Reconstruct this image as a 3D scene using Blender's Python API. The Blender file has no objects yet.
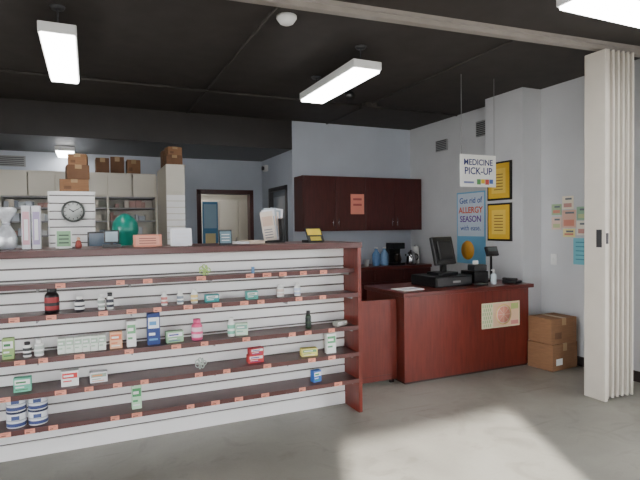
import bpy, bmesh, math, random
from mathutils import Matrix, Vector
random.seed(7)
D=bpy.data; C=bpy.context

# ---------------------------------------------------------------- materials
def lin(c):
    r=[]
    for v in c[:3]:
        v=v/255.0
        r.append(v/12.92 if v<=0.04045 else ((v+0.055)/1.055)**2.4)
    return r
_m={}
def mat(name,col,rough=0.5,var=0.06,scale=8.0,metal=0.0,stretch=(1,1,1),emit=0,bump=0.0,spec=0.5):
    if name in _m: return _m[name]
    m=D.materials.new(name); m.use_nodes=True
    nt=m.node_tree; b=nt.nodes['Principled BSDF']
    tc=nt.nodes.new('ShaderNodeTexCoord'); mp=nt.nodes.new('ShaderNodeMapping')
    mp.inputs['Scale'].default_value=stretch
    nz=nt.nodes.new('ShaderNodeTexNoise'); nz.inputs['Scale'].default_value=scale; nz.inputs['Detail'].default_value=5
    cr=nt.nodes.new('ShaderNodeValToRGB')
    l=lin(col)
    cr.color_ramp.elements[0].position=0.3; cr.color_ramp.elements[1].position=0.7
    cr.color_ramp.elements[0].color=[max(0,x*(1-var)) for x in l]+[1]
    cr.color_ramp.elements[1].color=[min(1,x*(1+var)) for x in l]+[1]
    nt.links.new(tc.outputs['Object'],mp.inputs['Vector']); nt.links.new(mp.outputs['Vector'],nz.inputs['Vector'])
    nt.links.new(nz.outputs['Fac'],cr.inputs['Fac']); nt.links.new(cr.outputs['Color'],b.inputs['Base Color'])
    b.inputs['Roughness'].default_value=rough; b.inputs['Metallic'].default_value=metal
    b.inputs['Specular IOR Level'].default_value=spec
    if bump:
        bp=nt.nodes.new('ShaderNodeBump'); bp.inputs['Strength'].default_value=bump; bp.inputs['Distance'].default_value=0.01
        nt.links.new(nz.outputs['Fac'],bp.inputs['Height']); nt.links.new(bp.outputs['Normal'],b.inputs['Normal'])
    if emit:
        b.inputs['Emission Color'].default_value=l+[1]; b.inputs['Emission Strength'].default_value=emit
    _m[name]=m; return m
def cm(col,rough=0.5):
    return mat('paint_%02x%02x%02x_%d'%(col[0],col[1],col[2],int(rough*100)),col,rough,0.03)

M_wall=mat('wall_paint',(204,205,207),0.7,0.03,3)
M_wallb=mat('wall_paint_blue',(190,196,206),0.7,0.03,3)
M_ceil=mat('ceiling_dark',(56,51,48),0.75,0.15,5)
M_soff=mat('soffit_dark',(46,42,40),0.4,0.12,4)
M_base=mat('baseboard_dark',(52,44,42),0.5)
M_slat=mat('slatwall_white',(242,240,238),0.4,0.02,4)
M_groove=mat('slat_groove',(106,100,96),0.7)
M_shelf=mat('shelf_laminate',(84,50,47),0.38,0.18,6,stretch=(1,12,12))
M_cherry=mat('cherry_laminate',(106,40,30),0.35,0.22,5,stretch=(10,10,1))
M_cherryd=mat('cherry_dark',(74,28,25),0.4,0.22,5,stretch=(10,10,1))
M_top=mat('cherry_top',(92,36,30),0.28,0.2,5,stretch=(1,10,10))
M_cream=mat('cream_laminate',(216,210,196),0.5,0.03,3)
M_grey=mat('metal_grey',(150,150,150),0.45,0.05)
M_white=mat('white_plastic',(232,232,230),0.4,0.02)
M_black=mat('black_plastic',(22,22,24),0.35,0.1)
M_dkgrey=mat('dark_grey_plastic',(60,60,62),0.45,0.08)
M_card=mat('cardboard',(140,102,72),0.85,0.1,12,stretch=(1,1,6))
M_cardd=mat('cardboard_dark',(112,80,57),0.85,0.12,12)
M_tape=mat('packing_tape',(170,138,98),0.3)
M_part=mat('partition_vinyl',(214,207,194),0.5,0.03,6)
M_tag=mat('price_tag_orange',(228,152,128),0.6,0.08,20)
M_paper=mat('paper_white',(238,238,234),0.7,0.02)
M_track=mat('track_paint',(150,143,136),0.5)
M_light=mat('diffuser',(252,251,250),0.4,0.0,emit=18)
M_chrome=mat('chrome',(200,200,205),0.2,0.05,metal=1.0)
M_foil=mat('silver_foil',(225,228,232),0.3,0.15,25,metal=0.35,bump=0.8)
M_pave=mat('pavement',(150,148,145),0.9)

def floor_mat():
    m=D.materials.new('floor_concrete'); m.use_nodes=True; nt=m.node_tree; b=nt.nodes['Principled BSDF']
    tc=nt.nodes.new('ShaderNodeTexCoord')
    def noise(sc,det,vec=None,dist=0.0):
        n=nt.nodes.new('ShaderNodeTexNoise'); n.inputs['Scale'].default_value=sc; n.inputs['Detail'].default_value=det; n.inputs['Distortion'].default_value=dist
        nt.links.new(vec or tc.outputs['Object'],n.inputs['Vector']); return n
    def ramp(src,p0,c0,p1,c1):
        c=nt.nodes.new('ShaderNodeValToRGB'); e=c.color_ramp.elements
        e[0].position=p0; e[0].color=c0; e[1].position=p1; e[1].color=c1
        nt.links.new(src,c.inputs['Fac']); return c
    def mult(a,b2,f):
        x=nt.nodes.new('ShaderNodeMix'); x.data_type='RGBA'; x.blend_type='MULTIPLY'; x.inputs['Factor'].default_value=f
        nt.links.new(a,x.inputs['A']); nt.links.new(b2,x.inputs['B']); return x.outputs['Result']
    n1=noise(1.3,8,dist=0.6); n2=noise(60,4); n3=noise(3.5,6,dist=1.5)
    mp=nt.nodes.new('ShaderNodeMapping'); mp.inputs['Scale'].default_value=(1.2,14,1); mp.inputs['Rotation'].default_value=(0,0,0.7)
    nt.links.new(tc.outputs['Object'],mp.inputs['Vector']); n4=noise(1.2,6,mp.outputs['Vector'],0.4)
    base=ramp(n1.outputs['Fac'],0.3,lin((130,127,118))+[1],0.7,lin((158,155,145))+[1])
    st=ramp(n3.outputs['Fac'],0.32,(0.72,0.71,0.69,1),0.46,(1,1,1,1))
    sc=ramp(n4.outputs['Fac'],0.28,(0.75,0.74,0.72,1),0.36,(1,1,1,1))
    c=mult(base.outputs['Color'],st.outputs['Color'],0.7); c=mult(c,sc.outputs['Color'],0.6); c=mult(c,n2.outputs['Fac'],0.15)
    nt.links.new(c,b.inputs['Base Color'])
    mr=nt.nodes.new('ShaderNodeMapRange'); mr.inputs['To Min'].default_value=0.25; mr.inputs['To Max'].default_value=0.5
    nt.links.new(n3.outputs['Fac'],mr.inputs['Value']); nt.links.new(mr.outputs['Result'],b.inputs['Roughness'])
    return m
M_floor=floor_mat()
def glass_mat():
    m=D.materials.new('window_glass'); m.use_nodes=True; nt=m.node_tree
    for n in list(nt.nodes): nt.nodes.remove(n)
    o=nt.nodes.new('ShaderNodeOutputMaterial'); t=nt.nodes.new('ShaderNodeBsdfTransparent'); g=nt.nodes.new('ShaderNodeBsdfGlossy')
    g.inputs['Roughness'].default_value=0.02; x=nt.nodes.new('ShaderNodeMixShader'); x.inputs[0].default_value=0.06
    nt.links.new(t.outputs[0],x.inputs[1]); nt.links.new(g.outputs[0],x.inputs[2]); nt.links.new(x.outputs[0],o.inputs[0])
    return m
M_glass=glass_mat()

# ---------------------------------------------------------------- builder
class B:
    def __init__(s,name): s.name=name; s.bm=bmesh.new(); s.mats=[]
    def _mi(s,m):
        if m not in s.mats: s.mats.append(m)
        return s.mats.index(m)
    def _merge(s,tb,m,M=None,smooth=False):
        i=s._mi(m)
        for f in tb.faces: f.material_index=i; f.smooth=smooth
        if M is not None: tb.transform(M)
        me=D.meshes.new('tmp'); tb.to_mesh(me); tb.free(); s.bm.from_mesh(me); D.meshes.remove(me)
    def box(s,x0,x1,y0,y1,z0,z1,m,M=None,bev=0):
        tb=bmesh.new(); bmesh.ops.create_cube(tb,size=1)
        tb.transform(Matrix.Translation(((x0+x1)/2,(y0+y1)/2,(z0+z1)/2))@Matrix.Diagonal((x1-x0,y1-y0,z1-z0,1)))
        if bev: bmesh.ops.bevel(tb,geom=tb.edges[:],offset=bev,segments=2,affect='EDGES',profile=0.5)
        s._merge(tb,m,M); return s
    def lathe(s,x,y,z,prof,m,seg=24,M=None,smooth=True,cap=True):
        tb=bmesh.new(); rings=[]
        for r,h in prof:
            rings.append([tb.verts.new((r*math.cos(2*math.pi*k/seg),r*math.sin(2*math.pi*k/seg),h)) for k in range(seg)])
        for a,b in zip(rings,rings[1:]):
            for k in range(seg): tb.faces.new((a[k],a[(k+1)%seg],b[(k+1)%seg],b[k]))
        if cap:
            tb.faces.new(rings[0][::-1]); tb.faces.new(rings[-1])
        T=Matrix.Translation((x,y,z))
        s._merge(tb,m,T if M is None else M@T,smooth); 
        return s
    def cyl(s,x,y,z0,z1,r,m,seg=24,M=None):
        return s.lathe(x,y,z0,[(r,0),(r,z1-z0)],m,seg,M,False)
    def rod(s,p,q,r,m,seg=8):
        p=Vector(p);q=Vector(q);d=q-p
        R=d.to_track_quat('Z','Y').to_matrix().to_4x4()
        return s.lathe(0,0,0,[(r,0),(r,d.length)],m,seg,Matrix.Translation(p)@R,True)
    def torus(s,M,R,r,m,seg=32,ss=8,wob=0):
        tb=bmesh.new(); rings=[]
        for i in range(seg):
            a=2*math.pi*i/seg; rr=r*(1+wob*random.uniform(-1,1))
            rings.append([tb.verts.new(((R+rr*math.cos(2*math.pi*j/ss))*math.cos(a),(R+rr*math.cos(2*math.pi*j/ss))*math.sin(a),rr*math.sin(2*math.pi*j/ss))) for j in range(ss)])
        for i in range(seg):
            a=rings[i];b=rings[(i+1)%seg]
            for j in range(ss): tb.faces.new((a[j],b[j],b[(j+1)%ss],a[(j+1)%ss]))
        s._merge(tb,m,M,True); return s
    def sphere(s,x,y,z,r,m,sc=(1,1,1),M=None,u=16,v=10):
        tb=bmesh.new(); bmesh.ops.create_uvsphere(tb,u_segments=u,v_segments=v,radius=r)
        T=Matrix.Translation((x,y,z))@Matrix.Diagonal((sc[0],sc[1],sc[2],1))
        s._merge(tb,m,T if M is None else M@T,True); return s
    def text(s,t,size,M,m,align='CENTER',bold=0.0):
        cu=D.curves.new('t','FONT'); cu.body=t; cu.size=size; cu.align_x=align; cu.align_y='CENTER'; cu.extrude=0.0006; cu.offset=bold
        ob=D.objects.new('t',cu); C.scene.collection.objects.link(ob); C.view_layer.update()
        dg=C.evaluated_depsgraph_get(); me=D.meshes.new_from_object(ob.evaluated_get(dg))
        D.objects.remove(ob); tb=bmesh.new(); tb.from_mesh(me); D.meshes.remove(me)
        s._merge(tb,m,M); return s
    def done(s,rotz=None):
        me=D.meshes.new(s.name); s.bm.normal_update(); 
        vs=[v.co for v in s.bm.verts]
        lo=[min(v[i] for v in vs) for i in range(3)]; hi=[max(v[i] for v in vs) for i in range(3)]
        c=Vector(((lo[0]+hi[0])/2,(lo[1]+hi[1])/2,lo[2]))
        s.bm.transform(Matrix.Translation(-c))
        bmesh.ops.recalc_face_normals(s.bm,faces=s.bm.faces[:])
        s.bm.to_mesh(me); s.bm.free()
        for m in s.mats: me.materials.append(m)
        o=D.objects.new(s.name,me); o.location=c
        C.scene.collection.objects.link(o); return o
T=Matrix.Translation
def RZ(a): return Matrix.Rotation(a,4,'Z')
def RX(a): return Matrix.Rotation(a,4,'X')
FACE_F=RX(math.pi/2)
FACE_L=RZ(-math.pi/2)@RX(math.pi/2)
def frontM(x,y,z): return T((x,y,z))@FACE_F
def leftM(x,y,z): return T((x,y,z))@FACE_L

# ---------------------------------------------------------------- shell
H=3.03
b=B('floor'); b.box(-4,4.85,-1.7,10.4,-0.1,0,M_floor); b.done()
b=B('ground_outside'); b.box(-25,25,-25,25,-0.2,-0.12,M_pave); b.done()
b=B('ceiling'); b.box(-4.1,4.85,-1.7,7.0,H,H+0.1,M_ceil); b.done()
b=B('ceiling_soffit'); b.box(-4,2.68,6.87,10.35,2.62,H+0.1,M_soff); b.done()
b=B('wall_right'); X0,X1=4.7,4.85
b.box(X0,X1,-1.7,-1.2,0,H,M_wall); b.box(X0,X1,-1.2,1.8,0,0.5,M_wall); b.box(X0,X1,-1.2,1.8,2.6,H,M_wall); b.box(X0,X1,1.8,7.0,0,H,M_wall); b.done()
b=B('wall_left'); X0,X1=-4.1,-4.0
b.box(X0,X1,-1.7,-1.2,0,H,M_wall); b.box(X0,X1,-1.2,3.2,0,0.7,M_wall); b.box(X0,X1,-1.2,3.2,2.6,H,M_wall); b.box(X0,X1,3.2,10.4,0,H,M_wall); b.done()
b=B('wall_front')
b.box(-4.1,-0.6,-1.7,-1.6,0,H,M_wall); b.box(1.05,4.85,-1.7,-1.6,0,H,M_wall); b.box(-0.6,1.05,-1.7,-1.6,2.4,H,M_wall); b.done()
b=B('wall_back'); b.box(2.68,4.7,6.87,7.0,0,H,M_wallb); b.done()
b=B('wall_hall'); X0,X1=2.68,2.8
b.box(X0,X1,7.0,7.08,0,2.62,M_wallb); b.box(X0,X1,7.08,7.9,2.13,2.62,M_wallb); b.box(X0,X1,7.9,8.42,0,2.62,M_wallb); b.done()
b=B('wall_far')
b.box(-4,1.58,8.3,8.42,0,2.62,M_wallb); b.box(1.58,2.52,8.3,8.42,2.13,2.62,M_wallb); b.box(2.52,2.68,8.3,8.42,0,2.62,M_wallb); b.done()
b=B('wall_backroom'); b.box(0.6,4.0,10.2,10.35,0,2.62,M_cream); b.box(0.5,0.6,8.42,10.35,0,2.62,M_cream); b.box(3.6,3.7,8.42,10.35,0,2.62,M_cream); b.box(2.7,3.7,8.42,8.5,0,2.62,M_cream);b.box(2.6,3.7,8.42,10.35,2.62,2.7,M_cream);b.done()
b=B('column_right'); b.box(4.42,4.7,4.27,4.86,0,H,M_wall,bev=0.006); b.done()
b=B('baseboard_right'); b.box(4.685,4.7,1.8,4.27,0,0.1,M_base); b.box(4.685,4.7,4.86,6.87,0,0.1,M_base); b.box(4.405,4.42,4.27,4.86,0,0.1,M_base); b.box(4.405,4.685,4.255,4.27,0,0.1,M_base); b.done()
b=B('baseboard_back'); b.box(2.7,4.68,6.855,6.87,0,0.1,M_base); b.done()
def window(name,axis,c,a0,a1,z0,z1,n):
    b=B(name); t=0.05
    def bx(p,q,zz0,zz1,m,th=0.05):
        if axis=='X': b.box(c-th,c+th,p,q,zz0,zz1,m)
        else: b.box(p,q,c-th,c+th,zz0,zz1,m)
    bx(a0,a1,z0,z0+t,M_dkgrey); bx(a0,a1,z1-t,z1,M_dkgrey)
    for i in range(n+1):
        p=a0+(a1-a0-t)*i/n; bx(p,p+t,z0,z1,M_dkgrey)
    bx(a0,a1,z0,z1,M_glass,0.004); b.done()
window('added_window_1','X',4.775,-1.2,1.8,0.5,2.6,3)  # unseen opening added to let in sky light, no direct sun
window('added_window_2','X',-4.05,-1.2,3.2,0.7,2.6,4)  # invented out-of-view opening, lets sky light in from the left
window('window_3','Y',-1.65,-0.6,1.05,0.0,2.4,1)
b=B('door_1')
for a,c2 in ((7.08,7.14),(7.84,7.9)): b.box(2.66,2.82,a,c2,0,2.13,M_dkgrey)
b.box(2.66,2.82,7.08,7.9,2.07,2.13,M_dkgrey)
b.box(2.72,2.76,7.14,7.84,0,2.07,cm((120,128,138),0.25))
b.box(2.705,2.72,7.2,7.78,1.0,1.98,cm((150,160,170),0.15))
b.sphere(2.68,7.75,1.0,0.03,M_chrome); b.done()
b=B('door_2')
b.box(1.58,1.64,8.28,8.44,0,2.13,M_cherryd); b.box(2.46,2.52,8.28,8.44,0,2.13,M_cherryd); b.box(1.58,2.52,8.28,8.44,2.06,2.13,M_cherryd)
b.box(1.64,1.68,8.44,9.2,0,2.06,M_cherryd,M=T((1.64,8.44,0))@RZ(-0.1)@T((-1.64,-8.44,0))); b.done()
b=B('storage_cabinet')
b.box(1.9,3.0,9.7,10.19,0,2.05,M_cream)
for i in range(3):
    b.box(1.91+i*0.365,2.26+i*0.365,9.68,9.7,0.1,1.0,M_cream,bev=0.004); b.box(1.91+i*0.365,2.26+i*0.365,9.68,9.7,1.05,2.03,M_cream,bev=0.004)
    b.box(2.22+i*0.365,2.235+i*0.365,9.66,9.68,1.2,1.32,M_chrome)
b.done()
b=B('ceiling_partition_track')
ang=math.atan2(-0.24,3.1); Mx=T((0.7,3.24,0))@RZ(ang)
b.box(-4.5,4.02,-0.03,0.03,2.965,H,M_track,Mx); b.box(-4.5,4.02,-0.045,0.045,3.0,H,M_track,Mx); b.done()
b=B('ceiling_conduit')
b.rod((-3.9,5.6,3.0),(4.6,5.6,3.0),0.015,M_ceil); b.rod((1.2,3.3,3.01),(1.2,6.8,3.01),0.01,M_ceil); b.rod((3.2,3.2,3.01),(3.2,6.8,3.01),0.01,M_ceil)
b.box(3.12,3.28,5.5,5.66,2.97,H,M_ceil); b.done()

# ---------------------------------------------------------------- lights
def fixture(name,x0,x1,y0,y1,z0,z1,ht):
    b=B(name)
    b.box(x0,x1,y0,y1,z0+0.02,z1,M_white,bev=0.006)
    b.box(x0+0.012,x1-0.012,y0+0.012,y1-0.012,z0,z0+0.025,M_light,bev=0.008)
    if y1-y0>x1-x0: pts=[((x0+x1)/2,y0+0.12),((x0+x1)/2,y1-0.12)]
    else: pts=[(x0+0.12,(y0+y1)/2),(x1-0.12,(y0+y1)/2)]
    if ht>z1+0.01:
        for p in pts:
            b.rod((p[0],p[1],z1-0.005),(p[0],p[1],ht),0.006,M_dkgrey); b.lathe(p[0],p[1],ht-0.02,[(0.04,0),(0.05,0.02)],M_dkgrey)
    return b.done()
fixture('fluorescent_light',-0.285,-0.05,3.83,5.03,2.79,2.88,H)
fixture('fluorescent_light',2.0,2.27,3.72,4.9,2.79,2.88,H)
fixture('fluorescent_light',2.6,3.8,1.98,2.25,2.79,2.88,H)
fixture('fluorescent_light',-0.4,-0.16,7.64,8.25,2.54,2.62,2.62)
fixture('fluorescent_light',0.9,2.1,9.0,9.25,2.54,2.62,2.62)  # unseen fixture, added to brighten the back room
b=B('smoke_detector'); b.lathe(1.335,3.5,H-0.05,[(0.03,-0.01),(0.05,0),(0.065,0.02),(0.075,0.035),(0.075,0.05)],M_white); b.done()
b=B('ceiling_spotlight'); b.rod((2.55,4.9,H),(2.55,4.9,2.93),0.012,M_black); b.lathe(0,0,0,[(0.03,0),(0.045,0.05),(0.05,0.12)],M_black,M=T((2.55,4.9,2.95))@RX(2.3)); b.done()

# ---------------------------------------------------------------- slatwall unit
b=B('slatwall_display_shelving')
XL,XR=-2.2,1.95; YF=3.84
b.box(XL,XR,YF+0.012,YF+0.05,0.0,1.33,M_groove)
b.box(XL,XR,YF,YF+0.02,0,0.10,M_slat)
z=0.11
while z<1.33:
    b.box(XL,XR,YF,YF+0.013,z,min(z+0.064,1.33),M_slat,bev=0.003); z+=0.0762
b.box(XL,XR,YF+0.05,4.2,0,1.33,M_shelf)
b.box(XL-0.03,XR+0.04,3.585,4.26,1.33,1.375,M_shelf,bev=0.004)
b.box(XR,XR+0.03,3.59,4.2,0,1.33,M_cherry)
b.box(XL-0.03,XL,3.59,4.2,0,1.33,M_cherry)
SH=[1.155,0.965,0.70,0.485,0.27]
for i,s in enumerate(SH):
    yf=3.60 if i else 3.66
    b.box(XL,XR,yf,YF,s-0.02,s,M_shelf,bev=0.002)
    b.box(XL,XR,yf-0.012,yf,s-0.026,s+0.006,M_shelf)
    for k in range(8):
        x=-2.0+k*0.56
        if x<XR: b.box(x,x+0.01,yf+0.05,YF,s-0.05,s-0.02,M_grey)
    x=-2.1+random.random()*0.2
    while x<1.85:
        w=0.05+0.015*random.random()
        b.box(x,x+w,yf-0.0155,yf-0.0125,s-0.025,s+0.005,M_tag)
        b.box(x+0.006,x+w-0.012,yf-0.0165,yf-0.0157,s-0.006,s-0.002,cm((190,110,92)))
        b.box(x+0.006,x+w-0.026,yf-0.0165,yf-0.0157,s-0.018,s-0.012,cm((120,70,60)))
        x+=random.choice([0.13,0.17,0.2,0.3,0.36])
b.done()

# ---------------------------------------------------------------- products
def bottle(name,x,y,z,w,h,body,label,cap):
    r=w/2; b=B(name)
    b.lathe(x,y,z,[(r*0.9,0),(r,h*0.03),(r,h*0.68),(r*0.72,h*0.78),(r*0.6,h*0.8)],cm(body,0.3))
    b.lathe(x,y,z,[(r*0.66,h*0.8),(r*0.68,h*0.81),(r*0.68,h*0.985),(r*0.6,h)],cm(cap,0.4))
    b.lathe(x,y,z,[(r+0.0008,h*0.14),(r+0.0008,h*0.62)],cm(label,0.5),cap=False)
    b.lathe(x,y,z,[(r+0.0014,h*0.3),(r+0.0014,h*0.42)],cm(body,0.5),cap=False)
    b.done()
def carton(name,x,y,z,w,d,h,c1,c2,c3=(240,240,240),rot=0.0,n=1):
    b=B(name); M=T((x,y,z))@RZ(rot)
    ww=w/n
    for i in range(n):
        a=-w/2+i*ww
        b.box(a+0.001,a+ww-0.001,-d/2,d/2,0,h,cm(c1),M,bev=0.0015)
        b.box(a+ww*0.08,a+ww*0.92,-d/2-0.0008,-d/2,h*0.52,h*0.86,cm(c2),M)
        b.box(a+ww*0.15,a+ww*0.7,-d/2-0.0014,-d/2-0.0006,h*0.62,h*0.74,cm(c3),M)
        b.box(a+ww*0.12,a+ww*0.6,-d/2-0.0008,-d/2,h*0.3,h*0.38,cm(c2),M)
        b.box(a+ww*0.12,a+ww*0.8,-d/2-0.0008,-d/2,h*0.14,h*0.2,cm(c3 if c3!=(240,240,240) else c2),M)
    b.done()
yb=3.70
W=(236,236,232); DK=(30,24,26); GR=(70,130,80); RED=(190,50,50); BL=(40,70,150); OR=(225,130,60); TE=(60,150,150); PK=(225,60,120)
s=SH[1]+0.0005
bottle('supplement_bottle',-0.231,yb,s,0.085,0.17,DK,(150,40,44),(20,20,22))
bottle('medicine_bottle',-0.07,yb,s,0.06,0.10,(60,60,64),W,W)
bottle('medicine_bottle',0.062,yb,s,0.045,0.105,W,(150,160,150),W)
bottle('medicine_bottle',0.115,yb,s,0.045,0.11,W,(60,60,70),(40,40,40))
bottle('medicine_bottle',0.467,yb,s,0.042,0.095,W,(200,120,110),W)
bottle('medicine_bottle',0.576,yb,s,0.045,0.095,W,(120,130,140),W)
bottle('medicine_bottle',0.675,yb,s,0.048,0.10,W,(230,200,120),W)
carton('medicine_carton',0.80,yb,s,0.1,0.05,0.055,TE,W,(40,120,110))
carton('medicine_carton',1.10,yb,s,0.09,0.05,0.06,(90,170,160),W,GR)
bottle('medicine_bottle',1.33,yb,s,0.055,0.10,W,(220,200,190),W)
bottle('medicine_bottle',1.47,yb,s,0.05,0.10,W,(190,200,220),W)
s=SH[2]+0.0005
carton('medicine_carton',-0.478,yb,s,0.065,0.05,0.13,(150,180,110),W,GR)
bottle('medicine_bottle',-0.376,yb,s,0.05,0.095,W,(60,60,60),DK)
bottle('medicine_bottle',-0.31,yb,s,0.055,0.105,W,(180,190,180),W)
carton('medicine_carton_row',-0.06,yb,s,0.29,0.06,0.10,(225,232,220),(165,190,165),W,n=6)
carton('medicine_carton',0.147,yb,s,0.08,0.05,0.11,(235,180,140),(220,120,80),W)
carton('medicine_carton',0.245,yb,s,0.062,0.05,0.175,W,(110,170,120),W)
carton('vitamin_carton',0.39,yb,s,0.085,0.06,0.22,(40,60,120),(230,235,240),(90,150,200))
carton('medicine_carton',0.53,yb,s,0.12,0.05,0.08,(150,190,150),(230,230,235),(80,80,150),rot=0.1)
bottle('antacid_bottle',0.69,yb,s,0.078,0.15,(225,90,135),(240,200,215),(230,90,140))
bottle('lotion_bottle',0.94,yb,s,0.052,0.14,W,(120,190,160),W)
carton('medicine_carton',1.02,yb+0.01,s,0.095,0.05,0.09,(200,225,200),(120,170,150),W,rot=-0.15)
bottle('medicine_bottle',1.56,yb,s,0.045,0.14,(40,60,40),(30,40,36),DK)
carton('medicine_carton',1.84,yb,s,0.11,0.06,0.035,(160,160,150),W,(90,90,90),rot=0.3)
s=SH[3]+0.0005
carton('medicine_carton',-0.406,yb,s,0.1,0.05,0.09,(110,190,160),W,GR)
carton('medicine_carton',-0.137,yb,s,0.105,0.06,0.10,W,(215,60,60),W)
carton('medicine_carton',0.035,yb,s,0.11,0.05,0.07,(236,236,236),(150,170,150),(220,140,80))
carton('medicine_carton_stack',1.12,yb,s,0.12,0.06,0.06,(200,60,60),(240,220,220),BL)
carton('medicine_carton_stack',1.125,yb,s+0.0605,0.11,0.06,0.05,(190,50,60),(230,230,230),BL,rot=0.12)
carton('medicine_carton',1.56,yb,s,0.13,0.06,0.06,(230,220,120),(110,160,110),W,rot=-0.1)
carton('medicine_carton',1.75,yb,s,0.085,0.05,0.16,(232,238,232),(90,160,110),W)
s=SH[4]+0.0005
for (x,ht) in ((-0.445,0.1),(-0.325,0.095)):
    for k in range(2):
        zz=s+k*(ht+0.001); b=B('formula_can')
        b.lathe(x,yb,zz,[(0.054,0),(0.056,0.003),(0.056,ht-0.004),(0.054,ht)],cm((228,230,234),0.3))
        b.lathe(x,yb,zz,[(0.0565,0.008),(0.0565,ht*0.3)],cm((60,72,120),0.3),cap=False)
        b.lathe(x,yb,zz,[(0.0568,ht*0.42),(0.0568,ht*0.5)],cm((180,184,190),0.3),cap=False)
        b.box(x-0.022,x+0.022,yb-0.058,yb-0.05,zz+ht*0.52,zz+ht*0.76,cm((70,84,130)))
        b.lathe(x,yb,zz,[(0.0575,ht*0.88),(0.0575,ht)],cm((40,50,80),0.3)); b.done()
carton('medicine_carton',0.27,yb,s,0.065,0.05,0.165,(190,225,190),(70,150,90),W)
carton('medicine_carton',1.62,yb,s,0.075,0.05,0.09,(60,110,190),W,(40,160,90),rot=0.2)
def bow(x,y,z,c,r=0.035):
    b=B('ribbon_bow')
    for k in range(7):
        a=k*2*math.pi/7
        b.torus(T((x+math.cos(a)*r*0.7,y-0.01,z+r+math.sin(a)*r*0.7))@RZ(a)@Matrix.Rotation(a,4,'Y')@RX(1.2),r*0.45,r*0.1,cm(c,0.3),16,6)
    b.sphere(x,y-0.01,z+r,r*0.3,cm(c,0.3)); b.done()
bow(0.755,3.72,SH[0]+0.008,(180,210,120)); bow(0.71,3.70,SH[3]+0.008,(190,200,190)); 
b=B('tester_stick'); b.cyl(1.12,3.72,SH[0],SH[0]+0.05,0.012,cm((90,130,170))); b.done()

# ---------------------------------------------------------------- items on top of slatwall counter
ZT=1.3755
def cardstand(name,x,y,z,w,h,c1,c2,txt=None,lean=0.15,rot=0.0,cs=(60,60,60)):
    b=B(name); M=T((x,y,z+0.002))@RZ(rot)@RX(-lean)
    b.box(-w/2,w/2,-0.002,0.002,0,h,cm(c1),M)
    b.box(-w*0.42,w*0.42,-0.0035,-0.002,h*0.1,h*0.9,cm(c2),M)
    for k in range(3): b.box(-w*0.3,w*0.3,-0.0045,-0.0035,h*(0.25+0.2*k),h*(0.31+0.2*k),cm(cs),M)
    b.box(-w*0.3,w*0.3,0,0.07,0,0.004,cm(c1),T((x,y,z))@RZ(rot))
    b.done()
b=B('foil_gift_wrap')
b.lathe(-0.505,3.95,ZT,[(0.045,0),(0.062,0.03),(0.066,0.07),(0.055,0.11),(0.03,0.15),(0.018,0.17),(0.03,0.2),(0.055,0.235),(0.066,0.26),(0.058,0.275),(0.04,0.28)],M_foil,18)
b.torus(T((-0.505,3.95,ZT+0.17)),0.02,0.006,cm((200,200,210))); b.done()
for x,c in ((-0.385,(220,170,180)),(-0.325,(180,165,200))):
    b=B('toothbrush_carton'); b.box(x-0.026,x+0.026,3.9,3.96,ZT,ZT+0.29,cm((230,230,234)),bev=0.002)
    b.box(x-0.02,x+0.02,3.898,3.9,ZT+0.03,ZT+0.25,cm(c)); b.box(x-0.012,x+0.012,3.897,3.898,ZT+0.06,ZT+0.2,cm((240,240,240)))
    b.done()
cardstand('greeting_card_display',-0.16,3.85,ZT,0.1,0.13,(240,240,236),(150,190,150))
b=B('miniature_figurine'); 
b.lathe(-0.07,3.8,ZT,[(0.018,0),(0.022,0.02),(0.014,0.05),(0.008,0.055)],cm((150,70,60))); b.sphere(-0.07,3.8,ZT+0.065,0.012,cm((220,180,150))); b.done()
b=B('price_scanner_terminal'); b.box(0.08,0.2,3.85,3.9,ZT,ZT+0.02,M_black); b.box(0.13,0.15,3.87,3.885,ZT+0.02,ZT+0.06,M_black); b.box(0.09,0.19,3.86,3.88,ZT+0.03,ZT+0.12,M_black,bev=0.004); b.box(0.1,0.18,3.858,3.86,ZT+0.04,ZT+0.11,cm((170,190,200))); b.done()
cardstand('orange_notice_sign',0.37,3.75,ZT,0.19,0.085,(232,150,125),(238,170,148),lean=0.2,cs=(150,80,75))
cardstand('folded_card_sign',0.60,3.75,ZT,0.15,0.125,(244,244,246),(238,240,246),lean=0.15,cs=(236,236,240))
cardstand('photo_leaflet_stand',0.93,3.78,ZT,0.1,0.11,(40,44,50),(110,140,150),cs=(220,220,220))
b=B('leaflet_pile'); 
for k,(x,c) in enumerate([(1.0,(230,228,220)),(1.1,(236,236,236)),(1.2,(220,200,180))]):
    b.box(x-0.08,x+0.05,3.85,4.05,ZT,ZT+0.012+0.006*k,cm(c),T((x,3.95,0))@RZ(0.15*k-0.15)@T((-x,-3.95,0)))
b.done()
b=B('brochure_stand')
b.box(1.33,1.47,3.98,4.12,ZT+0.0,ZT+0.02,M_black)
cols=[(228,214,200),(236,236,240),(180,190,200),(240,225,210),(150,165,180),(236,236,240)]
for k in range(6):
    M=T((1.39+0.012*(k-2.5),4.0+0.014*k,ZT+0.02))@Matrix.Rotation(0.05*(k-2.5),4,'Y')@RX(-0.12)
    b.box(-0.055,0.055,-0.002,0.002,0,0.24+0.015*(k%3),cm(cols[k]),M); b.box(-0.045,0.045,-0.003,-0.002,0.12,0.2,cm([(210,180,160),(150,170,190),(230,190,120)][k%3]),M)
    for j in range(4): b.box(-0.04,0.03,-0.003,-0.002,0.02+0.022*j,0.028+0.022*j,cm((120,120,125)),M)
b.box(1.45,1.475,3.97,4.1,ZT,ZT+0.2,M_black); b.done()
b=B('book_display'); M=T((1.66,3.75,ZT+0.004))@RZ(0.15)@RX(-0.5)
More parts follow.
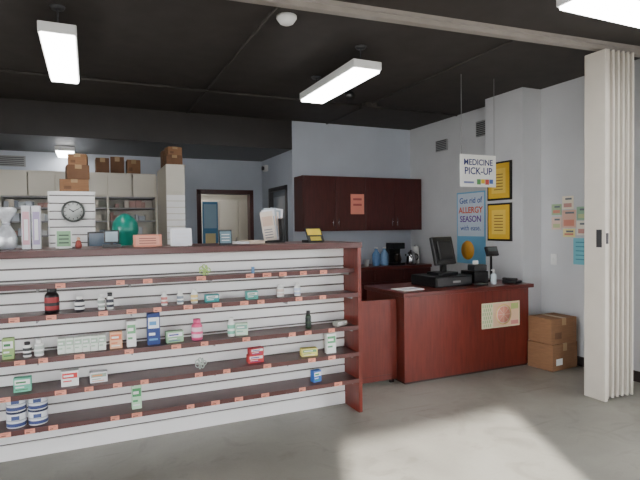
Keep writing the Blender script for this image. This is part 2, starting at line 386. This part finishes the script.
b.box(-0.075,0.075,-0.008,0.0,0,0.125,cm((40,40,44)),M); b.box(-0.065,0.065,-0.0095,-0.008,0.06,0.115,cm((220,190,50)),M); b.box(-0.05,0.05,-0.0095,-0.008,0.01,0.045,cm((190,170,60)),M)
b.box(-0.07,0.07,0.0,0.1,0,0.02,cm((30,30,30)),T((1.66,3.76,ZT))@RZ(0.15)); b.done()

# ---------------------------------------------------------------- behind
b=B('slatwall_pillar_display')
x0,x1=-0.345,0.05; y=5.5
b.box(x0,x1,y+0.012,y+0.4,0,1.86,M_groove)
z=0.01
while z<1.84:
    b.box(x0-0.004,x1+0.004,y,y+0.014,z,min(1.86,z+0.066),M_slat,bev=0.002); 
    b.box(x0-0.012,x0-0.0,y,y+0.4,z,min(1.86,z+0.066),M_slat); z+=0.0762
b.box(x0-0.012,x1+0.01,y,y+0.41,1.86,1.875,M_slat); b.done()
b=B('wall_clock'); M=T((-0.14,5.499,1.68))@RX(math.pi/2)
b.lathe(0,0,0,[(0.1,0),(0.105,0.02),(0.1,0.035),(0.088,0.038),(0.085,0.03)],cm((78,82,78),0.35),36,M=M)
b.lathe(0,0,0,[(0.086,0.026),(0.086,0.0305)],cm((205,208,204),0.4),36,M=M)
for k in range(12): b.box(-0.003,0.003,0.066,0.08,0.0305,0.032,cm((40,40,44)),M@RZ(k*math.pi/6))
b.box(-0.003,0.003,-0.01,0.06,0.032,0.034,M_black,M@RZ(-1.1)); b.box(-0.004,0.004,-0.01,0.042,0.034,0.036,M_black,M@RZ(1.0)); b.cyl(0,0,0.03,0.038,0.007,M_black,M=M); b.done()
def cbox(name,x,y,z,w,d,h,rot=0,m=None,tape=True):
    b=B(name); M=T((x,y,z))@RZ(rot); m=m or M_card
    b.box(-w/2,w/2,-d/2,d/2,0,h,m,M,bev=0.004)
    b.box(-w/2-0.001,w/2+0.001,-0.002,0.002,h-0.001,h+0.0012,M_cardd,M)
    b.box(-0.03,0.03,-d/2-0.0012,-d/2,h*0.72,h,M_tape,M); b.box(-0.03,0.03,-d/2,d/2,h,h+0.0014,M_tape,M)
    b.box(-w*0.35,-w*0.1,-d/2-0.001,-d/2,h*0.2,h*0.45,M_paper if random.random()<0.4 else M_cardd,M)
    b.done()
cbox('cardboard_box',-0.13,5.68,1.876,0.26,0.3,0.12,0.03)
cbox('cardboard_box',-0.1,5.66,1.998,0.2,0.26,0.14,0.1,M_cardd)
cbox('cardboard_box',-0.09,5.68,2.141,0.17,0.2,0.11,-0.06)
b=B('dispensary_shelving')
y0,y1=7.2,7.6; XA,XB=-3.4,0.83
b.box(XA,XB,y1-0.02,y1,0,2.22,M_cream); 
for zz in (0.1,0.45,0.75,1.0,1.22,1.42,1.6,1.77,1.91): b.box(XA,XB,y0+0.02,y1,zz,zz+0.018,M_grey)
b.box(XA,XB,y0,y1,2.22,2.24,M_cream)
n=7; wd=(XB-XA)/n
for i in range(n+1):
    x=XA+i*wd; b.box(x-0.012,x+0.012,y0,y1,0,2.22,M_cream)
for i in range(n*2):
    x=XA+i*wd/2; b.box(x+0.006,x+wd/2-0.006,y0-0.018,y0,1.93,2.22,M_cream,bev=0.004)
b.done()
b=B('stocked_medicine_boxes')
for zz in (1.018,1.238,1.438,1.618,1.788):
    for i in range(n):
        x=XA+i*wd+0.03
        while x<XA+(i+1)*wd-0.1:
            w=random.uniform(0.03,0.09); h=random.uniform(0.05,0.11)
            if random.random()<0.75: b.box(x,x+w,y0+0.1,y0+0.3,zz+0.0005,zz+h,cm(random.choice([(225,225,222),(200,205,210),(190,195,205),(215,205,190),(150,155,165),(190,150,140)])))
            x+=w+0.006
b.done()
b=B('dispensary_end_cabinet')
b.box(0.845,1.06,6.314,7.19,0,2.25,M_cream)
z=0.01
while z<1.9:
    b.box(0.845,1.06,6.3,6.313,z,z+0.066,M_slat); z+=0.0762
b.box(0.845,1.06,6.3,6.314,1.93,2.25,M_cream); b.box(0.845,1.07,6.29,7.19,2.25,2.27,M_cream)
b.done()
for (x,w,h,rm) in ((0.17,0.16,0.2,M_cardd),(0.36,0.17,0.22,M_cardd),(0.56,0.17,0.19,M_card)):
    cbox('cardboard_box',x,7.4,2.241,w,0.25,h,random.uniform(-0.1,0.1),rm)
cbox('cardboard_box',0.955,6.46,2.271,0.19,0.2,0.12,0.0,M_cardd); cbox('cardboard_box',0.955,6.46,2.393,0.17,0.18,0.1,0.1,M_card)
cbox('cardboard_box',0.955,6.8,2.271,0.19,0.22,0.22,0.0,M_cardd)
b=B('dispensary_counter'); b.box(-0.32,1.9,5.1,5.48,0,1.12,M_cream); b.box(-0.34,1.92,5.08,5.49,1.12,1.15,M_grey); b.done()
b=B('computer_monitor'); b.lathe(0.14,5.38,1.151,[(0.09,0),(0.09,0.012),(0.02,0.02)],M_black); b.box(0.125,0.155,5.37,5.39,1.16,1.32,M_black); b.box(-0.02,0.3,5.35,5.37,1.26,1.48,M_black,bev=0.006); b.box(-0.005,0.285,5.346,5.35,1.275,1.465,cm((70,90,110),0.2)); b.done()
b=B('teal_balloon'); 
b.lathe(0.31,5.2,1.151,[(0.04,0),(0.05,0.03),(0.03,0.08),(0.03,0.14),(0.06,0.2),(0.105,0.27),(0.122,0.34),(0.112,0.41),(0.08,0.46),(0.04,0.49),(0.008,0.5)],cm((24,136,118),0.3),20); b.done()
b=B('pullup_banner'); b.box(1.62,1.86,8.05,8.07,0.05,1.92,cm((70,135,180))); b.box(1.6,1.88,8.0,8.12,0,0.05,M_grey)
b.box(1.64,1.84,8.045,8.05,1.5,1.88,cm((150,185,205))); b.box(1.66,1.82,8.043,8.05,1.2,1.42,cm((220,205,150))); b.done()
b=B('air_vent'); b.box(-1.2,-0.8,8.28,8.3,2.4,2.55,M_grey); 
for k in range(5): b.box(-1.18,-0.82,8.272,8.28,2.415+k*0.026,2.425+k*0.026,M_dkgrey)
b.done()
b=B('alarm_siren'); b.box(2.62,2.68,7.95,8.05,2.42,2.52,M_white,bev=0.008); b.lathe(0,0,0,[(0.03,0),(0.035,0.03)],M_dkgrey,M=T((2.62,8.0,2.47))@Matrix.Rotation(-math.pi/2,4,'Y')); b.done()

# ---------------------------------------------------------------- pick-up desk + gate
b=B('pickup_counter')
x0,x1,y0,y1=2.68,4.25,4.03,4.74
b.box(x0,x1,y0,y0+0.03,0.02,0.83,M_cherry); b.box(x0,x0+0.03,y0+0.03,y1,0.02,0.83,M_cherry); b.box(x1-0.03,x1,y0+0.03,y1,0.02,0.83,M_cherry)
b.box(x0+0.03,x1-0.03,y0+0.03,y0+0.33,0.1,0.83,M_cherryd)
b.box(x0+0.01,x1-0.01,y0+0.012,y1-0.02,0,0.05,M_base)
b.box(x0-0.025,x1+0.05,y0-0.03,y1+0.02,0.83,0.87,M_top,bev=0.004); b.done()
b=B('counter_gate'); b.box(1.995,2.67,4.15,4.185,0.03,0.8,M_cherry,bev=0.003); b.box(2.01,2.05,4.155,4.18,0,0.03,M_black); b.box(2.6,2.64,4.155,4.18,0,0.03,M_black); b.box(2.1,2.62,4.148,4.15,0.08,0.085,M_cherryd); b.done()
b=B('grapefruit_poster'); PM=T((3.9,4.0265,0.57))@FACE_F
b.box(3.61,4.12,4.0265,4.0295,0.44,0.70,cm((232,224,190)))
for i in range(9):
    for j in range(6):
        if (i+j)%2: b.box(3.62+i*0.014,3.632+i*0.014,4.0257,4.0265,0.455+j*0.04,0.485+j*0.04,cm((165,195,140)))
b.box(3.76,4.11,4.0258,4.0265,0.45,0.69,cm((238,200,165)))
b.lathe(0,0,0,[(0.104,0.0008),(0.104,0.0014)],cm((240,205,120)),36,M=PM)
b.lathe(0,0,0,[(0.094,0.0014),(0.094,0.002)],cm((244,215,190)),36,M=PM)
b.lathe(0,0,0,[(0.084,0.002),(0.084,0.0023)],cm((232,155,135)),36,M=PM)
for k in range(4): b.box(-0.084,0.084,-0.002,0.002,0.0023,0.0028,cm((244,215,190)),M=PM@RZ(k*math.pi/4))
b.box(4.0,4.1,4.0238,4.0258,0.62,0.68,cm((180,195,120))); b.box(4.0,4.1,4.0238,4.0258,0.46,0.5,cm((215,140,135))); b.done()
ZD=0.8705
b=B('cash_register'); M=T((3.42,4.4,ZD))@RZ(0.05)
b.box(-0.27,0.22,-0.2,0.2,0,0.11,M_black,M,bev=0.006); b.box(-0.25,0.2,-0.206,-0.2,0.015,0.09,M_dkgrey,M)
b.box(-0.05,0.05,-0.206,-0.212,0.04,0.06,M_grey,M)
b.box(-0.14,0.12,-0.1,0.1,0.11,0.14,M_black,M,bev=0.005)
b.box(-0.03,0.03,-0.02,0.02,0.14,0.26,M_black,M)
MM=M@T((0,0.0,0.36))@RZ(0.25)@RX(-0.22)
b.box(-0.18,0.18,-0.02,0.02,-0.15,0.15,M_black,MM,bev=0.01); b.box(-0.12,0.12,-0.04,-0.02,-0.1,0.1,M_black,MM,bev=0.01)
b.box(-0.165,0.165,0.02,0.022,-0.135,0.135,cm((50,60,80),0.15),MM); b.done()
b=B('receipt_printer'); M=T((3.86,4.42,ZD))@RZ(-0.1)
b.box(-0.09,0.09,-0.13,0.13,0,0.13,M_black,M,bev=0.01); b.box(-0.08,0.08,-0.12,0.02,0.13,0.2,M_dkgrey,M,bev=0.012); b.box(-0.05,0.05,-0.125,-0.12,0.07,0.1,M_grey,M); b.box(-0.035,0.035,-0.02,-0.016,0.2,0.24,M_paper,M); b.done()
b=B('card_reader_stand'); M=T((4.08,4.4,ZD))
b.lathe(0,0,0,[(0.07,0),(0.07,0.01),(0.015,0.02),(0.012,0.3)],M_black,M=M)
MM=M@T((0,0,0.33))@RX(-0.35); b.box(-0.07,0.09,-0.02,0.02,-0.05,0.06,M_black,MM,bev=0.008); b.box(-0.05,0.07,-0.022,-0.02,0.0,0.045,cm((80,90,90),0.2),MM); b.done()
b=B('signature_pad'); M=T((3.72,4.16,ZD))@RZ(-0.1); b.box(-0.05,0.05,-0.06,0.06,0,0.02,M_dkgrey,M,bev=0.005); b.box(-0.04,0.04,-0.04,0.04,0.02,0.0215,cm((120,130,120)),M); b.done()
b=B('paper_notepad'); M=T((2.86,4.25,ZD))@RZ(0.05); b.box(-0.12,0.14,-0.1,0.1,0,0.006,M_paper,M); b.box(-0.08,0.1,-0.06,0.0,0.006,0.0068,cm((190,190,200)),M); b.done()
b=B('hand_sanitizer_bottle'); M=T((3.9,4.17,ZD))
b.lathe(0,0,0,[(0.028,0),(0.03,0.01),(0.03,0.1),(0.01,0.12)],cm((210,225,230),0.2),M=M); b.lathe(0,0,0.12,[(0.008,0),(0.008,0.03)],M_white,M=M); b.box(-0.03,0.008,-0.008,0.008,0.145,0.155,M_white,M); b.done()
b=B('telephone'); M=T((4.15,4.16,ZD))@RZ(0.3)
b.box(-0.07,0.07,-0.08,0.08,0,0.03,M_black,M,bev=0.01); b.box(-0.065,-0.025,-0.085,0.085,0.03,0.06,M_black,M,bev=0.012)
for i in range(3):
    for j in range(4): b.box(0+i*0.02,0.014+i*0.02,-0.06+j*0.02,-0.046+j*0.02,0.03,0.034,M_grey,M)
b.done()

b=B('medicine_pickup_sign'); M=frontM(3.68,4.15,2.06)
b.box(-0.235,0.235,-0.165,0.165,-0.004,0.004,M_paper,M)
nv=cm((40,50,110)); 
b.text('MEDICINE',0.085,M@T((0,0.085,0.0045)),nv,bold=0.0015); b.text('PICK-UP',0.1,M@T((0,-0.005,0.0045)),nv,bold=0.0015)
for k,c in enumerate([(90,150,90),(220,190,60),(200,80,70),(80,110,180)]): b.box(-0.02+0.055*k,0.03+0.055*k,-0.14+0.01*(k%2),-0.085,0.004,0.005,cm(c),M)
b.box(-0.19,-0.06,-0.13,-0.11,0.004,0.005,cm((120,130,170)),M)
for sx in (-0.215,0.215): b.rod((3.68+sx,4.15,2.22),(3.68+sx,4.15,H),0.003,M_grey,6)
b.done()

for z0,z1 in ((1.31,1.755),(1.79,2.24)):
    b=B('framed_certificate'); y0,y1=4.42,4.80
    b.box(4.395,4.42,y0,y1,z0,z1,M_black,bev=0.004); b.box(4.392,4.395,y0+0.022,y1-0.022,z0+0.022,z1-0.022,cm((225,180,50)))
    b.box(4.39,4.392,y0+0.08,y1-0.08,z0+0.08,z1-0.08,cm((236,200,90)))
    for k in range(6): b.box(4.389,4.39,y0+0.12,y1-0.12,z0+0.12+k*0.035,z0+0.13+k*0.035,cm((130,90,40)))
    b.done()
b=B('allergy_poster'); y0,y1=5.16,5.72; b.box(4.69,4.6995,y0,y1,0.98,1.95,cm((120,185,220)))
b.box(4.688,4.69,y0+0.02,y1-0.02,1.35,1.93,cm((215,228,240)))
b.text('Get rid of',0.11,leftM(4.686,5.44,1.83),cm((40,90,170)),bold=0.001); b.text('ALLERGY',0.115,leftM(4.686,5.44,1.7),cm((220,90,60)),bold=0.002); b.text('SEASON',0.115,leftM(4.686,5.44,1.58),cm((110,70,160)),bold=0.002); b.text('with ease.',0.1,leftM(4.686,5.44,1.46),cm((40,90,170)))
b.lathe(0,0,0,[(0.13,0),(0.13,0.003)],cm((235,170,60)),24,M=leftM(4.69,5.5,1.16)); b.done()
def vent(name,y0,y1,z0,z1):
    b=B(name); b.box(4.68,4.7,y0,y1,z0,z1,M_grey)
    k=z0+0.015
    while k<z1-0.02: b.box(4.674,4.68,y0+0.015,y1-0.015,k,k+0.012,M_dkgrey); k+=0.025
    b.done()
vent('air_vent',5.92,6.18,2.58,2.74); vent('air_vent',5.1,5.32,2.66,2.86)
b=B('wall_notices')
P=[(3.99,4.12,1.6,1.72,(165,190,150)),(3.99,4.12,1.44,1.58,(226,200,185)),(3.84,3.98,1.66,1.80,(236,226,205)),(3.81,3.98,1.46,1.65,(222,180,160)),(3.66,3.8,1.54,1.68,(150,185,155)),(3.64,3.8,1.38,1.53,(236,230,215)),(3.82,3.97,1.36,1.45,(236,224,160))]
for k,(y0,y1,z0,z1,c) in enumerate(P):
    b.box(4.695,4.7,y0,y1,z0,z1,cm(c)); b.box(4.6935,4.695,y0+0.02,y1-0.02,z0+0.02,z0+(z1-z0)*0.45,cm([(214,140,120),(190,200,150),(200,150,140)][k%3])); b.box(4.6935,4.695,y0+0.02,y1-0.04,z1-0.04,z1-0.02,cm((110,120,125)))
b.box(4.695,4.7,3.66,3.84,1.07,1.35,cm((120,188,200))); 
for k in range(5): b.box(4.6935,4.695,3.69,3.81,1.12+k*0.045,1.13+k*0.045,cm((80,140,155)))
b.done()
b=B('light_switch'); b.box(4.69,4.7,4.05,4.13,1.05,1.17,M_white,bev=0.003); b.box(4.68,4.69,4.08,4.1,1.09,1.13,M_white); b.done()
cbox('cardboard_box',4.43,3.88,0.0,0.4,0.3,0.27,0.08); cbox('cardboard_box',4.43,3.88,0.272,0.38,0.29,0.26,0.02)

b=B('folding_partition')
n=11; X0,X1=3.955,4.26; amp=0.1; yc=3.0
pts=[]
for i in range(n+1):
    pts.append((X0+(X1-X0)*i/n, yc+(amp if i%2 else -amp)-0.08*i/n*0.3))
for (xa,ya),(xb,yb2) in zip(pts,pts[1:]):
    d=Vector((xb-xa,yb2-ya,0)); L=d.length; a=math.atan2(d.y,d.x)
    b.box(0,L,-0.005,0.005,0.03,2.94,M_part,T((xa,ya,0))@RZ(a))
for (xa,ya) in pts: b.cyl(xa,ya,0.025,2.945,0.011,M_part,10)
b.box(X0-0.045,X0-0.005,yc-0.11,yc+0.09,0.0,2.945,M_part,bev=0.006)
b.box(X0-0.05,X0-0.045,yc-0.08,yc-0.03,1.3,1.45,M_dkgrey); b.box(X0-0.035,X0-0.015,yc-0.118,yc-0.11,1.33,1.42,M_dkgrey)
b.done()
b=B('trim_1'); b.box(4.6,4.7,2.88,3.02,0,2.95,M_part,bev=0.01); b.done()

b=B('wall_cabinets'); x0,x1,y0,y1,z0,z1=2.70,4.685,6.53,6.868,1.44,2.22
b.box(x0,x1,y0+0.02,y1,z0,z1,M_cherryd)
w=(x1-x0-0.02)/4
for i in range(4):
    b.box(x0+0.01+i*w+0.004,x0+0.01+(i+1)*w-0.004,y0,y0+0.02,z0+0.01,z1-0.01,M_cherryd,bev=0.003)
    hx=x0+0.01+(i+1)*w-0.05 if i%2==0 else x0+0.01+i*w+0.04
    b.rod((hx,y0-0.02,z0+0.06),(hx,y0-0.02,z0+0.18),0.005,M_chrome)
b.box(3.44,3.66,y0-0.003,y0,1.68,1.97,cm((225,140,120))); b.box(3.48,3.62,y0-0.004,y0-0.003,1.8,1.83,cm((170,80,75))); b.box(3.48,3.62,y0-0.004,y0-0.003,1.88,1.91,cm((170,80,75)))
b.done()
b=B('base_cabinets'); x0,x1,y0,y1=2.72,4.68,6.3,6.85
b.box(x0,x1,y0+0.02,y1,0.1,0.88,M_cherryd); b.box(x0,x1,y0+0.08,y1,0,0.1,M_base); b.box(x0,x1,y0-0.01,y1,0.88,0.92,M_top)
for i in range(4): b.box(x0+0.01+i*0.487,x0+0.487+i*0.487,y0,y0+0.02,0.12,0.7,M_cherryd,bev=0.003); b.box(x0+0.01+i*0.487,x0+0.487+i*0.487,y0,y0+0.02,0.72,0.87,M_cherryd,bev=0.003)
b.done()
ZC=0.9205
for x,c in ((3.84,(90,130,175)),(3.98,(120,155,190))):
    b=B('water_jug'); b.lathe(x,6.5,ZC,[(0.055,0),(0.06,0.02),(0.06,0.17),(0.025,0.22),(0.022,0.25)],cm(c,0.15)); b.lathe(x,6.5,ZC+0.25,[(0.026,0),(0.026,0.02)],M_white); b.done()
b=B('electric_kettle'); x=4.4; b.lathe(x,6.42,ZC,[(0.075,0),(0.08,0.02),(0.07,0.12),(0.052,0.19),(0.02,0.2),(0.015,0.22)],M_chrome); b.torus(T((x+0.08,6.42,ZC+0.11))@RX(math.pi/2),0.045,0.01,M_black); b.box(x-0.1,x-0.05,6.405,6.435,ZC+0.13,ZC+0.16,M_chrome); b.done()
b=B('coffee_maker'); x=4.18
b.box(x-0.1,x+0.1,6.4,6.62,ZC,ZC+0.03,M_black,bev=0.005); b.box(x-0.1,x+0.1,6.53,6.62,ZC+0.03,ZC+0.3,M_black,bev=0.005); b.box(x-0.1,x+0.1,6.4,6.62,ZC+0.24,ZC+0.33,M_black,bev=0.01); b.lathe(x,6.46,ZC+0.032,[(0.05,0),(0.065,0.05),(0.05,0.12),(0.055,0.14)],cm((40,30,26),0.1)); b.done()
b=B('paper_towel_roll'); b.cyl(4.6,6.6,ZC,ZC+0.26,0.06,M_paper); b.cyl(4.6,6.6,ZC+0.26,ZC+0.28,0.02,M_grey); b.done()
b=B('paper_cup'); b.lathe(3.65,6.45,ZC,[(0.028,0),(0.038,0.1),(0.041,0.1)],M_paper); b.done()
b=B('microwave_oven'); b.box(2.9,3.3,6.42,6.8,ZC+0.01,ZC+0.27,M_dkgrey,bev=0.006); b.box(2.92,3.18,6.412,6.42,ZC+0.04,ZC+0.24,M_black); b.box(3.2,3.28,6.412,6.42,ZC+0.04,ZC+0.24,M_grey); b.box(2.92,3.28,6.45,6.75,ZC,ZC+0.01,M_black); b.done()

# ---------------------------------------------------------------- lights & world
w=D.worlds.new('World'); C.scene.world=w; w.use_nodes=True; nt=w.node_tree; bg=nt.nodes['Background']
bg.inputs['Color'].default_value=(0.95,0.97,1,1); bg.inputs['Strength'].default_value=13.0
L=D.lights.new('sun','SUN'); L.energy=30; L.angle=math.radians(1.6); L.color=(1,0.96,0.9)
o=D.objects.new('sun',L); d=Vector((0.44,1,-0.45*1.09)); o.rotation_euler=d.to_track_quat('-Z','Y').to_euler(); o.location=(-3,-8,5); C.scene.collection.objects.link(o)

# ---------------------------------------------------------------- camera
cam=D.cameras.new('camera'); co=D.objects.new('camera',cam); C.scene.collection.objects.link(co)
cam.lens=510/640*36; cam.sensor_width=36; cam.clip_start=0.05
th=math.atan2(0.4115,0.9114); p=math.radians(1.46); r=math.radians(0.7)
f=Vector((math.sin(th)*math.cos(p),math.cos(th)*math.cos(p),-math.sin(p)))
R=Vector((math.cos(th),-math.sin(th),0)); U=R.cross(f)
R2=R*math.cos(r)-U*math.sin(r); U2=U*math.cos(r)+R*math.sin(r)
m3=Matrix((R2,U2,-f)).transposed()
co.matrix_world=T((0,0,1.5))@m3.to_4x4()
C.scene.camera=co
